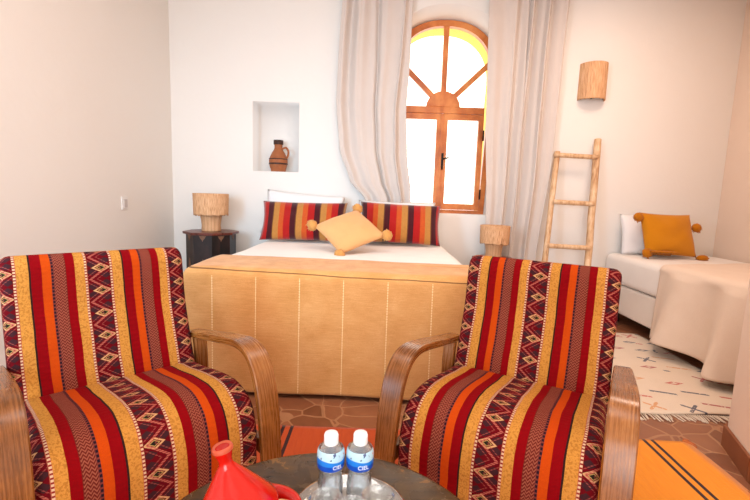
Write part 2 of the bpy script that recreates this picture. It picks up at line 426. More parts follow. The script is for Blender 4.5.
def prism(bm, pts, y0, y1):
    """polygon [(x,z)] extruded along y"""
    a = [bm.verts.new((x, y0, z)) for x, z in pts]; b = [bm.verts.new((x, y1, z)) for x, z in pts]; n = len(pts)
    bm.faces.new(a); bm.faces.new(b)
    for i in range(n): bm.faces.new((a[i], a[(i + 1) % n], b[(i + 1) % n], b[i]))
    return bm
def loft(bm, A, y0, Bp, y1):
    a = [bm.verts.new((x, y0, z)) for x, z in A]; b = [bm.verts.new((x, y1, z)) for x, z in Bp]; n = len(a)
    bm.faces.new(a); bm.faces.new(b)
    for i in range(n): bm.faces.new((a[i], a[(i + 1) % n], b[(i + 1) % n], b[i]))
    return bm
def pillow_bm(wd, ht, th, n=26, puff=.55, sag=0.0, period=.1, uoff=0, seed=0):
    """cushion standing in the x-z plane, thickness along y, base at z=0"""
    bm = bmesh.new(); uvl = bm.loops.layers.uv.verify(); grid = {}
    for s in (1, -1):
        for i in range(n + 1):
            for j in range(n + 1):
                a = 2 * i / n - 1; b = 2 * j / n - 1
                if s < 0 and (i in (0, n) or j in (0, n)): grid[s, i, j] = grid[1, i, j]; continue
                q = (max(0, 1 - abs(a) ** 2.6) * max(0, 1 - abs(b) ** 2.6)) ** puff
                pin = 1 - .055 * (1 - b * b) * abs(a) ** 3; pin2 = 1 - .06 * (1 - a * a) * abs(b) ** 3
                w_ = noise.noise(Vector((a * 2.1 + seed, b * 2.1, s * .7))) * .012
                x = a * wd / 2 * pin; z = ht / 2 + b * ht / 2 * pin2 - sag * (1 - abs(a)) * (b > 0) * b
                grid[s, i, j] = bm.verts.new((x, s * (th / 2 * q + w_ * q), z))
    for s in (1, -1):
        for i in range(n):
            for j in range(n):
                f = bm.faces.new((grid[s, i, j], grid[s, i + 1, j], grid[s, i + 1, j + 1], grid[s, i, j + 1]))
                for l, (ii, jj) in zip(f.loops, ((i, j), (i + 1, j), (i + 1, j + 1), (i, j + 1))):
                    l[uvl].uv = ((ii / n - .5) * wd / period + uoff, jj / n * ht)
    return bm
def cloth_sheet(bm, f, nu, nv, thick=0):
    g = [[bm.verts.new(f(i / nu, j / nv)) for j in range(nv + 1)] for i in range(nu + 1)]
    for i in range(nu):
        for j in range(nv): bm.faces.new((g[i][j], g[i + 1][j], g[i + 1][j + 1], g[i][j + 1]))
    return bm
def solid(o, t, off=0):
    s = o.modifiers.new('solid', 'SOLIDIFY'); s.thickness = t; s.offset = off; return o
# ------------------------------------------------------------------ room shell
def frame_ring(outer, inner, y0, y1):
    bm = bmesh.new(); n = len(outer)
    R4 = [[bm.verts.new((x, y, z)) for x, z in P] for P, y in ((outer, y0), (inner, y0), (inner, y1), (outer, y1))]
    for k in range(4):
        A, C = R4[k], R4[(k + 1) % 4]
        for i in range(n): bm.faces.new((A[i], A[(i + 1) % n], C[(i + 1) % n], C[i]))
    return bm

WY = 4.2; LX = -2.03; RX = 3.25; CZ = 3.15; RY = -2.5
struct('floor', B(LX - .2, RX + .2, RY - .2, WY + .4, -.1, 0), M['floor'], smooth=False)
struct('ceiling', B(LX - .2, RX + .2, RY - .2, WY + .4, CZ, CZ + .1), M['ceiling'], smooth=False)
WCX = .578; SZ = .965; WH = .44
ARCH = .05
def arch_pts(hw, z0, ztop, n=24, ex=2.25, rise=.5):
    zs = ztop - rise; pts = [(WCX - hw, z0), (WCX + hw, z0)]; hw += ARCH
    for i in range(n + 1):
        a = PI * i / n; c, s = math.cos(a), math.sin(a)
        pts.append((WCX + hw * math.copysign(abs(c) ** (2 / ex), c), zs + rise * abs(s) ** (2 / ex)))
    return pts
def carve(o, cutters):
    for bm in cutters:
        c = obj('cutter', bm, None); md = o.modifiers.new('b', 'BOOLEAN'); md.operation = 'DIFFERENCE'; md.solver = 'EXACT'; md.object = c
        dg = bpy.context.evaluated_depsgraph_get(); me = bpy.data.meshes.new_from_object(o.evaluated_get(dg))
        o.modifiers.clear(); o.data = me; cm = c.data; bpy.data.objects.remove(c); bpy.data.meshes.remove(cm)
wb = struct('wall_back', B(LX - .2, RX + .2, WY, WY + .55, 0, CZ), M['plaster'], smooth=False)
carve(wb, [loft(bmesh.new(), arch_pts(WH + .075, SZ - .01, 2.915, rise=.53), WY - .12, arch_pts(WH + .026, SZ, 2.828, rise=.478), WY + .2), prism(bmesh.new(), arch_pts(WH + .026, SZ, 2.828, rise=.478), WY + .19, WY + .9),
           B(-1.25, -.805, WY - .1, WY + .2, 1.315, 1.965)])
struct('trim_1', frame_ring(arch_pts(WH + .028, SZ - .001, 2.83, rise=.478), arch_pts(WH - .0, SZ + .012, 2.80, rise=.47), WY + .262, WY + .56), M['reveal_lit'], smooth=False)
struct('wall_left', B(LX - .2, LX, RY - .2, WY, 0, CZ), M['plaster'], smooth=False)
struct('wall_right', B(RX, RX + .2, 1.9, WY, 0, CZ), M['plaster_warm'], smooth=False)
# the near wall beside the bed nook, with a slanting rounded corner
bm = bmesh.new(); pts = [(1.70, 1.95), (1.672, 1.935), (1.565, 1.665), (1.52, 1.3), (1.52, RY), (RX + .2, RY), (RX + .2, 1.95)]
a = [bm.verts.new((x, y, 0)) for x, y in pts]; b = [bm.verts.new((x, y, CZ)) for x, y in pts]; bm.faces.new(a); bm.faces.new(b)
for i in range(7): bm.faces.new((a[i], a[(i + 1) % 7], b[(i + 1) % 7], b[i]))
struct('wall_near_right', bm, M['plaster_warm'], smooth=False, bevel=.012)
wr = struct('wall_rear', B(LX, 1.52, RY - .2, RY, 0, CZ), M['plaster'], smooth=False)
carve(wr, [B(-1.45, .95, RY - .3, RY + .1, -.05, 2.5)])
def skirt(name, path, h=.085, t=.014):
    bm = bmesh.new()
    for (x0, y0), (x1, y1) in zip(path, path[1:]):
        d = Vector((x1 - x0, y1 - y0, 0)); L = d.length; ang = math.atan2(d.y, d.x)
        box(bm, 0, L, 0.001, t, 0, h, Matrix.Translation((x0, y0, 0)) @ Matrix.Rotation(ang, 4, 'Z'))
    struct(name, bm, M['skirt'], smooth=False)
skirt('baseboard_back', [(RX - .02, WY), (LX + .02, WY)])
skirt('baseboard_left', [(LX, WY - .02), (LX, RY)])
skirt('baseboard_near_right', [(1.52, RY), (1.52, 1.3), (1.565, 1.665), (1.672, 1.935), (1.70, 1.95)], h=.10)
skirt('baseboard_right', [(RX, 1.96), (RX, WY - .02)])
# ------------------------------------------------------------------ window
FY0, FY1 = WY + .20, WY + .26
win = thing('window_1', None, None, (0, 0, 0)); del win['label'], win['category']; win['kind'] = 'structure'
TR = 1.965
obj('window_frame', frame_ring(arch_pts(WH + .022, SZ, 2.82, 30, rise=.47), arch_pts(WH - .03, SZ + .035, 2.765, 30, rise=.445), FY0, FY1), M['pine'], win, smooth=False)
obj('transom', B(WCX - WH + .03, WCX + WH - .03, FY0 - .01, FY1, TR - .02, TR + .045), M['pine'], win, smooth=False, bevel=.005)
hubpts = [(WCX - .165, TR + .045)] + [(WCX + .165 * math.cos(PI - PI * i / 16), TR + .045 + .15 * math.sin(PI * i / 16)) for i in range(1, 16)] + [(WCX + .165, TR + .045)]
obj('fan_hub', prism(bmesh.new(), hubpts, FY0 - .005, FY1 - .01), M['pine'], win, smooth=False, bevel=.004)
def bar(bm, x0, z0, x1, z1, wd, y0, y1):
    d = Vector((x1 - x0, 0, z1 - z0)); L = d.length; a = math.atan2(d.z, d.x)
    return box(bm, 0, L, y0, y1, -wd / 2, wd / 2, Matrix.Translation((x0, 0, z0)) @ Matrix.Rotation(-a, 4, 'Y'))
for x0, z0, x1, z1 in ((WCX, TR + .18, WCX, 2.785), (WCX - .10, TR + .14, WCX - .45, TR + .47), (WCX + .10, TR + .14, WCX + .45, TR + .48)):
    obj('fan_bar', bar(bmesh.new(), x0, z0, x1, z1, .05, FY0 + .005, FY1 - .01), M['pine'], win, smooth=False, bevel=.004)
obj('fan_pane', prism(bmesh.new(), arch_pts(WH - .028, TR + .03, 2.77, 30, rise=.45), FY1 - .03, FY1 - .026), M['pane'], win, smooth=False)
for s in (-1, 1):
    x0, x1 = sorted((WCX + s * .004, WCX + s * (WH - .032)))
    z0, z1 = SZ + .038, TR - .024
    inn = [(x0 + .05, z0 + .06), (x1 - .05, z0 + .06), (x1 - .05, z1 - .055), (x0 + .05, z1 - .055)]
    sash = obj('casement', frame_ring([(x0, z0), (x1, z0), (x1, z1), (x0, z1)], inn, FY0 - .018, FY0 + .03), M['pine'], win, smooth=False, bevel=.004)
    obj('pane', B(x0 + .045, x1 - .045, FY0 + .005, FY0 + .009, z0 + .055, z1 - .05), M['pane'], sash, smooth=False)
    for zz in (z0 + .16, z1 - .2):
        xh = WCX + s * (WH - .03)
        obj('hinge', tube(bmesh.new(), [(xh, FY0 - .024, zz - .05), (xh, FY0 - .024, zz + .05)], .008), M['iron'], win)
obj('meeting_stile', B(WCX - .016, WCX + .016, FY0 - .024, FY0 - .016, SZ + .045, TR - .03), M['pine'], win, smooth=False, bevel=.003)
bm = B(WCX + .005, WCX + .028, FY0 - .026, FY0 - .019, 1.42, 1.56); tube(bm, [(WCX + .016, FY0 - .022, 1.50), (WCX + .016, FY0 - .055, 1.50), (WCX + .03, FY0 - .06, 1.502), (WCX + .075, FY0 - .058, 1.515)], .008, 8)
tube(bm, [(WCX + .016, FY0 - .024, 1.44), (WCX + .016, FY0 - .04, 1.40)], .009, 8)
obj('window_handle', bm, M['iron'], win, smooth=False)
# ------------------------------------------------------------------ light switch
t = thing('light_switch', 'small white light switch on the left wall', 'light switch', (LX, 3.17 * 2.03 / 1.9, 1.0))
t.location.y = 3.39; t.location.z = .99
obj('cover_plate', B(.0005, .010, -.04, .04, -.05, .05), M['switch'], t, bevel=.003)
obj('rocker', B(.0095, .016, -.022, .022, -.032, .032), M['switch_key'], t, bevel=.002)
# ------------------------------------------------------------------ main bed
BX0, BX1, BFY = -1.03, .58, 2.28
bed = thing('double_bed', 'large bed against the back wall under the window, dressed in white sheets', 'bed', ((BX0 + BX1) / 2, 0, 0))
cx = (BX0 + BX1) / 2; hw = (BX1 - BX0) / 2
obj('base', B(-hw + .02, hw - .02, BFY + .03, 4.16, .06, .38), M['mattress'], bed, bevel=.02)
for sx in (-1, 1):
    for yy in (BFY + .15, 4.05): obj('leg', B(sx * (hw - .12) - .03, sx * (hw - .12) + .03, yy - .03, yy + .03, 0, .06), M['dark_wood'], bed, smooth=False)
obj('mattress', B(-hw, hw, BFY, 4.17, .38, .675), M['sheet'], bed, bevel=.05)
def sh(u, v):
    x = -hw - .006 + (2 * hw + .012) * u; y = BFY + .0 + v * 1.86
    z = .688 + .006 * noise.noise(Vector((x * 3, y * 3, 1))); e = min(1, min(u, 1 - u) / .035); z -= .05 * (1 - e) ** 2
    return (x, y, z)
solid(obj('sheet', cloth_sheet(bmesh.new(), sh, 60, 60), M['sheet'], bed), .008)
# blanket over the foot: follows top, rounds the edge, falls to the floor
def blk(u, v):
    L0, L1 = .40, .70
    W = hw + .03
    x = (-W + 2 * W * u); s = v * (L0 + .06 + L1)
    yf = BFY - .035 - .012 * math.sin(x * 3.1)
    if s < L0: y = yf + .05 + L0 - s; z = .705
    elif s < L0 + .08:
        a = (s - L0) / .08 * PI / 2; y = yf + .05 - .05 * math.sin(a); z = .705 - .05 * (1 - math.cos(a))
    else: d = s - L0 - .08; y = yf - .02 * d + .012 * math.sin(x * 7 + 1) * d; z = .655 - d * .925
    n_ = .006 * noise.noise(Vector((x * 4, s * 5, 3)))
    if s < L0: z += n_
    y -= (.06 * (u - .5)) if s < L0 * .3 else 0
    e = min(u, 1 - u)
    if e < .03: z -= .04 * (1 - e / .03) ** 2
    return (x, y, max(z, .012 + .006 * math.sin(x * 5)))
bl = obj('bed_blanket', cloth_sheet(bmesh.new(), blk, 90, 70), M['blanket'], loc=(cx, 0, 0)); solid(bl, .008)
tag(bl, 'orange woollen blanket draped over the foot of the large bed', 'blanket')
# striped long cushions
def place(o, x, y, z, lean, rz=0, roll=0):
    o.matrix_world = Matrix.Translation((x, y, z)) @ Matrix.Rotation(math.radians(rz), 4, 'Z') @ Matrix.Rotation(math.radians(-lean), 4, 'X') @ Matrix.Rotation(math.radians(roll), 4, 'Y')
    return o
ZT = .70
def cushion(name, label, wd, ht, th, mat, loc, lean, rz=0, roll=0, group=None, cat='cushion', **k):
    o = obj(name, pillow_bm(wd, ht, th, **k), mat); place(o, *loc, lean, rz, roll); return tag(o, label, cat, group)
cushion('bed_pillow', 'white pillow behind the left striped cushion on the large bed', .74, .43, .15, M['pillow_white'], (-.735, 3.93, ZT + .015), 20, roll=4, seed=1, cat='pillow', group='white pillows at the head of the large bed')
cushion('bed_pillow', 'white pillow behind the right striped cushion on the large bed', .72, .40, .14, M['pillow_white'], (.15, 3.90, ZT), 22, seed=2, cat='pillow', group='white pillows at the head of the large bed')
cushion('striped_cushion', 'long red, maroon and tan striped cushion, left one on the large bed', .75, .365, .16, M['stripes'], (-.665, 3.68, ZT + .008), 24, roll=-.5, period=.206, uoff=.27, seed=3, group='striped cushions on the large bed')
cushion('striped_cushion', 'long red, maroon and tan striped cushion right of the small yellow one', .71, .375, .16, M['stripes'], (.165, 3.68, ZT + .012), 24, roll=1.5, period=-.206, uoff=.30, seed=4, group='striped cushions on the large bed')
def pompom(mat, r, parent, loc, name='tassel'):
    bm = bmesh.new(); bmesh.ops.create_uvsphere(bm, u_segments=20, v_segments=14, radius=r)
    for v in bm.verts:
        v.co *= 1 + .16 * noise.noise(v.co / r * 3.2 + Vector(loc) * 9)
        v.co.z *= .88
    for k in range(26):
        a = random.uniform(0, 2 * PI); b = random.uniform(-1, .6); d = Vector((math.cos(a) * math.sqrt(1 - b * b), math.sin(a) * math.sqrt(1 - b * b), b))
        tube(bm, [d * r * .8, d * r * 1.18 + Vector((0, 0, -r * .08))], [r * .09, r * .03], 5)
    return obj(name, bm, mat, parent, loc=loc)
sc_ = cushion('small_cushion', 'small pale yellow square cushion with corner pompoms, leaning between the striped cushions', .40, .40, .13, M['butter'], (-.265, 3.60, .765), 34, rz=-3, roll=0, seed=6)
sc_.matrix_world = Matrix.Translation((-.232, 3.24, .848)) @ Matrix.Rotation(math.radians(-57), 4, 'X') @ Matrix.Rotation(math.radians(54), 4, 'Y') @ Matrix.Translation((0, 0, -.20))
for x_, z_ in ((-.205, -.005), (.205, -.005), (-.205, .405), (.205, .405)): pompom(M['butter_tassel'], .042, sc_, (x_, -.005, z_))
# ------------------------------------------------------------------ nightstands and raffia lamps
def octa(bm, r, z0, z1, taper=1.0, ph=PI / 8):
    a = [bm.verts.new((r * math.cos(ph + k * PI / 4), r * math.sin(ph + k * PI / 4), z0)) for k in range(8)]
    b = [bm.verts.new((r * taper * math.cos(ph + k * PI / 4), r * taper * math.sin(ph + k * PI / 4), z1)) for k in range(8)]
    bm.faces.new(a); bm.faces.new(b)
    for k in range(8): bm.faces.new((a[k], a[(k + 1) % 8], b[(k + 1) % 8], b[k]))
    return bm
def nightstand(label, loc, hgt, r=.2):
    t = thing('nightstand', label, 'nightstand', loc, 0)
    ri = r * math.cos(PI / 8)
    # eight arched side panels
    body = bmesh.new(); wp = r * math.sin(PI / 8)
    def panel(bm, k):
        ang = k * PI / 4; z1 = hgt - .02
        outer = [(-wp, 0), (-wp * .55, 0)]
        arc = [(-wp * .55, .13), (-wp * .5, .18), (-wp * .25, .235), (0, .275), (wp * .25, .235), (wp * .5, .18), (wp * .55, .13)]
        pts = outer + arc + [(wp * .55, 0), (wp, 0), (wp, z1), (-wp, z1)]
        mt = Matrix.Rotation(ang, 4, 'Z') @ Matrix.Translation((0, -ri + .006, 0))
        st = len(bm.verts); before = set(bm.verts)
        prism(bm, pts, -.006, .006); vs = [v for v in bm.verts if v not in before]
        bmesh.ops.transform(bm, matrix=mt, verts=vs)
    for k in range(8): panel(body, k)
    obj('body', body, M['dark_wood'], t, smooth=False)
    obj('inner_core', octa(bmesh.new(), r * .9, .29, hgt - .025), M['dark_wood'], t, smooth=False)
    obj('top', octa(bmesh.new(), r * 1.13, hgt - .022, hgt, 1.0), M['red_wood'], t, smooth=False, bevel=.004)
    for k in range(8):
        inl = bmesh.new(); inl2 = bmesh.new(); z = hgt - .05; mt = Matrix.Rotation(k * PI / 4, 4, 'Z') @ Matrix.Translation((0, -ri - .0002, 0))
        prism(inl, [(-.03, z + .022), (-.018, z), (-.006, z - .012), (0, z - .028), (.006, z - .012), (.018, z), (.03, z + .022)], -.0035, 0)
        c = .30 if hgt > .65 else .26
        prism(inl2, [(-.016, c + .16), (-.02, c + .12), (0, c + .06), (.02, c + .12), (.016, c + .16), (0, c + .22)], -.0035, 0)
        for q in (inl, inl2):
            bmesh.ops.transform(q, matrix=mt, verts=q.verts[:]); obj('inlay', q, M['inlay'], t, smooth=False)
    return t
nightstand('dark carved octagonal nightstand with reddish top left of the large bed', (-1.525, 3.86, 0), .75, .212)
nightstand('lower nightstand right of the large bed, under the second raffia lamp', (1.03, 3.86, 0), .60, .17)
def raffia_shade(r0, r1, z0, z1, jag=.012, arc=2 * PI, n=90, start=0):
    bm = bmesh.new(); uvl = bm.loops.layers.uv.verify()
    rows = [0, .04, .5, .96, 1]
    g = []
    for i in range(n + 1):
        a = start + arc * i / n; j = random.uniform(-1, 1) * jag; rr = random.uniform(0, 1) * .004
        g.append([bm.verts.new(((r0 + (r1 - r0) * t + rr) * math.cos(a), (r0 + (r1 - r0) * t + rr) * math.sin(a), z0 + (z1 - z0) * t + (j if t == 0 else 0))) for t in rows])
    for i in range(n):
        for j in range(4):
            f = bm.faces.new((g[i][j], g[i + 1][j], g[i + 1][j + 1], g[i][j + 1]))
            for l, (ii, jj) in zip(f.loops, ((i, j), (i + 1, j), (i + 1, j + 1), (i, j + 1))): l[uvl].uv = (ii / n * arc / (2 * PI), rows[jj])
    return bm
def table_lamp(label, loc, sc=1.0, group=None):
    t = thing('table_lamp', label, 'table lamp', loc, 0, group)
    b = lathe(bmesh.new(), [(0, 0), (.082, 0), (.084, .01), (.080, .05), (.086, .10), (.094, .142), (.094, .148), (0, .148)], 48, closed_ends=False)
    obj('lamp_base', b, M['raffia'], t)
    s = solid(obj('lamp_shade', raffia_shade(.145, .150, .148, .335), M['raffia'], t), .006, -1)
    obj('top_disc', lathe(bmesh.new(), [(.0, .325), (.143, .325), (.143, .33), (0, .33)], 40, closed_ends=False), M['raffia'], t)
    obj('rod', tube(bmesh.new(), [(0, 0, .158), (0, 0, .327)], .008), M['iron'], t)
    t.scale = (sc,) * 3; return t
table_lamp('raffia table lamp with drum shade on the dark carved nightstand', (-1.525, 3.86, .751), 1.0)
table_lamp('raffia table lamp right of the large bed, standing in front of the right curtain', (1.03, 3.86, .601), .86)
# wall sconce
t = thing('wall_sconce', 'curved raffia wall lamp above the wooden ladder', 'wall lamp', (1.925, WY - .001, 2.065))
solid(obj('lamp_shade', raffia_shade(.117, .115, 0, .325, .004, PI, 60, PI), M['raffia'], t), .006, 1)
obj('wall_plate', B(-.05, .05, -.012, 0, .10, .22), M['iron'], t, smooth=False)
for zz in (.02, .3):
    bm = bmesh.new()
    tube(bm, [(.112 * math.cos(PI + PI * i / 16), .112 * math.sin(PI + PI * i / 16), zz) for i in range(17)], .004, 6)
    box(bm, -.006, .006, -.116, -.002, zz - .003, zz + .003)
    obj('wire_frame', bm, M['iron'], t)
# ------------------------------------------------------------------ jug in the niche
t = thing('clay_jug', 'brown clay jug with a dark rim and one handle in the wall niche', 'jug', (-1.022, WY + .085, 1.3155))
P = smooth_pts([(0.0, 0), (.062, 0), (.074, .025), (.088, .075), (.088, .12), (.066, .175), (.043, .215), (.038, .24), (.042, .275)], 5)
body = [(p[0], p[1]) for p in P] + [(.034, .275), (.030, .24), (.035, .2), (.0, .19)]
obj('jug_body', lathe(bmesh.new(), body, 40, closed_ends=False), M['clay'], t)
obj('jug_rim', lathe(bmesh.new(), [(.0435, .262), (.047, .268), (.047, .305), (.036, .305), (.036, .262)], 40, closed_ends=False), M['clay_dark'], t)
bm = lathe(bmesh.new(), [(.0885, .118), (.0915, .123), (.0885, .128)], 40, closed_ends=False); lathe(bm, [(.0895, .07), (.092, .078), (.0895, .086)], 40, closed_ends=False)
obj('jug_band', bm, M['clay_dark'], t)
obj('jug_handle', tube(bmesh.new(), smooth_pts([(.04, 0, .225), (.075, -.005, .235), (.098, -.01, .205), (.098, -.01, .165), (.08, -.005, .13)], 6), .010, 10), M['clay'], t)
# ------------------------------------------------------------------ curtains
def lerp_tab(tab, z):
    if z >= tab[0][0]: return tab[0][1]
    for (z0, a), (z1, b) in zip(tab, tab[1:]):
        if z >= z1: t_ = (z0 - z) / (z0 - z1); t_ = t_ * t_ * (3 - 2 * t_) * .5 + t_ * .5; return a + (b - a) * t_
    return tab[-1][1]
def curtain(label, lt, rt, ztop, zbot, nf, amp, yc, seed, drift):
    def f(u, v):
        z = ztop + (zbot - ztop) * v; x0 = lerp_tab(lt, z); x1 = lerp_tab(rt, z)
        uu = u + .012 * math.sin(u * 9 + v * 3 + seed)
        x = x0 + (x1 - x0) * uu
        ph = nf * 2 * PI * (u + .03 * math.sin(v * 2.5 + seed + u * 4)) + drift * v
        k = amp * (.55 + .45 * math.sin(u * 5 + seed + v * 1.5))
        y_c = .05 * math.exp(-((u - .5 - .04 * math.sin(v * 3)) / .022) ** 2)
        k *= 1 - .75 * max(0, abs(u - .5) - .38) / .12
        y = yc - k * (math.sin(ph) + .35 * math.sin(2 * ph + 1 + u * 3)) - .02 * noise.noise(Vector((u * 5, v * 4, seed))) + min(y_c, max(0, 4.188 - yc - k))
        if u in (0, 1): pass
        return (x + .012 * math.cos(ph), y, z)
    o = obj('window_curtain', cloth_sheet(bmesh.new(), f, 150, 60), M['curtain']); solid(o, .003); return tag(o, label, 'curtain')
curtain('pale linen curtain on the left of the arched window, tucked behind the bed cushions',
        [(3.0, -.42), (2.4, -.45), (1.98, -.46), (1.55, -.42), (1.25, -.31), (1.08, -.16), (.9, -.10), (.78, -.08)],
        [(3.0, .235), (2.4, .225), (1.9, .20), (1.5, .22), (1.15, .265), (1.04, .27), (.9, .2), (.78, .15)], 3.04, .80, 3.8, .05, 4.112, 1.3, .5)
curtain('pale linen curtain on the right of the arched window, hanging straight down',
        [(3.0, .90), (1.9, .94), (1.0, .99), (.3, 1.0)], [(3.0, 1.62), (2.4, 1.60), (1.5, 1.575), (.6, 1.50), (.1, 1.48)], 3.04, .03, 4.2, .05, 4.118, 4.0, .3)
t = thing('curtain_rod', 'iron curtain rod spanning above the arched window and both curtains', 'curtain rod', (0, 0, 0))
obj('rod', tube(bmesh.new(), [(-.6, 4.1, 3.07), (1.8, 4.1, 3.07)], .012), M['iron'], t)
for xx in (-.55, 1.75): obj('bracket', tube(bmesh.new(), [(xx, 4.1, 3.07), (xx, 4.199, 3.07)], .01), M['iron'], t)
# ------------------------------------------------------------------ ladder
t = thing('wooden_ladder', 'pale rustic wooden ladder leaning on the wall beside the right curtain', 'ladder', (0, 0, 0))
def stick(name, p0, p1, r, seed, ext=1):
    pts = []; n = 12
    for i in range(n + 1):
        q = Vector(p0).lerp(Vector(p1), i / n); q += Vector((noise.noise(Vector((seed, i * .5, 0))), noise.noise(Vector((seed, i * .5, 5))), 0)) * .006
        pts.append(q)
    obj(name, tube(bmesh.new(), pts, [r * (1 + .12 * noise.noise(Vector((seed * 3, i * .6, 9)))) for i in range(n + 1)], 10), M['ladder'], t)
lb = lambda z: 4.14 - (1.72 - z) * .19
stick('rail', (1.46, lb(.02), .02), (1.625, lb(1.58), 1.58), .026, 1)
stick('rail', (1.87, lb(.02), .02), (2.0, lb(1.71), 1.71), .031, 2)
for z_ in (.30, .70, 1.10, 1.53):
    xl = 1.46 + .165 * z_ / 1.58; xr = 1.87 + .13 * z_ / 1.71
    stick('rung', (xl - (.03 if z_ > 1.4 else 0), lb(z_) - .022, z_ + .018), (xr, lb(z_) - .022, z_ + .01), .022, z_ * 7)
# ------------------------------------------------------------------ single bed
SX0, SX1, SY0, SY1 = 2.19, 3.23, 2.12, 4.17
t = thing('single_bed', 'narrow bed in the right corner with pale mattress and sheet', 'bed', (0, 0, 0))
obj('base', B(SX0 + .02, SX1, SY0, SY1, .12, .38), M['mattress'], t, bevel=.02)
for xx in (SX0 + .1, SX1 - .1):
    for yy in (SY0 + .1, SY1 - .1): obj('leg', B(xx - .03, xx + .03, yy - .03, yy + .03, 0, .12), M['dark_wood'], t, smooth=False)
obj('mattress', B(SX0, SX1, SY0, SY1, .385, .65), M['sheet'], t, bevel=.055)
def thr(u, v):
    y = SY0 - .03 + (3.33 - SY0) * u; W = SX1 - SX0 - .06; L1 = .56
    s = v * (W + .09 + L1)
    y2 = y + .26 * (1 - min(1, s / W)) * u + .0 * max(0, min(1, s / W)) * (u > .0) * u - .0
    if s < W: x = SX1 - .03 - s; z = .668
    elif s < W + .09:
        a = (s - W) / .09 * PI / 2; x = SX1 - .03 - W - .055 * math.sin(a) + .0; z = .668 - .055 * (1 - math.cos(a))
    else:
        d = s - W - .09; x = SX0 - .03 - .05 * d / .5 - (.015 + .055 * d / .5) * math.sin(y * 17 + 2 * math.sin(y * 3)) ; z = .613 - d * (.93) - .02 * math.sin(y * 8) * d / .5
        y2 += .04 * math.sin(y * 9) * d
        y2 += d * .12 * u
    if s < W: z += .006 * noise.noise(Vector((x * 5, y * 5, 2)))
    return (x, y2, z)
o = obj('cream_bedspread', cloth_sheet(bmesh.new(), thr, 90, 80), M['throw_cream']); solid(o, .008)
tag(o, 'pale cream woven bedspread hanging over the side of the narrow bed', 'bedspread')
cushion('bed_pillow', 'white pillow standing behind the mustard cushion on the narrow bed', .62, .38, .14, M['pillow_white'], (2.57, 4.02, .655), 14, seed=9, cat='pillow')
mc = cushion('mustard_cushion', 'mustard yellow square cushion with tassels on the narrow bed', .47, .40, .15, M['mustard'], (2.575, 3.80, .675), 22, rz=3, roll=1, seed=11)
for x_, z_, q_ in ((-.225, .015, 1.0), (.27, -.01, 1.25), (-.262, .345, 1.0), (.262, .27, .95)):
    p_ = pompom(M['mustard_tassel'], .040, mc, (x_, -.02, z_)); p_.scale = (q_, .9, 1.15 if q_ < 1.2 else .8)
bm = bmesh.new()
for k in range(46):
    a = random.uniform(0, PI); x_ = random.uniform(-.21, -.02)
    tube(bm, [(x_, -.02, .0), (x_ + random.uniform(-.02, .02), -.05, .03), (x_ + random.uniform(-.05, .05), -.085 - random.random() * .02, .004)], .0045, 5)
obj('yarn_fringe', bm, M['mustard_tassel'], mc)
# ------------------------------------------------------------------ rugs
def fringe(bm, xa, ya, xb, yb, dx, dy, n, ln, r=.003):
    for i in range(n):
        t_ = (i + .5) / n; x = xa + (xb - xa) * t_; y = ya + (yb - ya) * t_; k = ln * random.uniform(.7, 1.15); w_ = random.uniform(-.5, .5) * ln * .6
        tube(bm, [(x, y, .007), (x + dx * k * .5 + w_ * abs(dy) * .5, y + dy * k * .5 + w_ * abs(dx) * .5, .006), (x + dx * k + w_ * abs(dy), y + dy * k + w_ * abs(dx), .004)], r, 5)
    return bm
def rug_bm(x0, x1, y0, y1, z, n=60):
    def f(u, v):
        return (x0 + (x1 - x0) * u + .008 * math.sin(v * 9), y0 + (y1 - y0) * v + .01 * math.sin(u * 11), z + .0035 * (1 + noise.noise(Vector((u * 6, v * 6, 1)))))
    return cloth_sheet(bmesh.new(), f, n, n)
t = thing('berber_rug', 'cream rug with small coloured motifs and fringe beside the narrow bed', 'rug', (0, 0, 0))
solid(obj('pile', rug_bm(.95, 2.24, 2.215, 3.63, .006), M['rug_cream'], t), .008, 0)
obj('fringe', fringe(bmesh.new(), .95, 2.21, 2.24, 2.21, 0, -1, 110, .07), M['fringe'], t)
t = thing('striped_rug', 'orange and red striped flatweave rug under the armchairs and table', 'rug', (0, 0, 0))
solid(obj('weave', rug_bm(-1.9, 1.49, .25, 1.94, .006, 80), M['rug_orange'], t), .007, 0)
for yy in (1.93, 1.55, 1.2):
    bm = bmesh.new()
    for k in range(16):
        a = random.uniform(-.9, .9); pts = [(1.488, yy, .01)]
        tube(bm, [(1.47, yy, .012), (1.47 + .03 * math.cos(a) , yy + .03 * math.sin(a), .014), (1.47 + .055 * math.cos(a * 1.4), min(yy + .06 * math.sin(a * 1.4), 1.98), .006)], .003, 5)
    obj('tassel', bm, M['orange_fringe'], t)
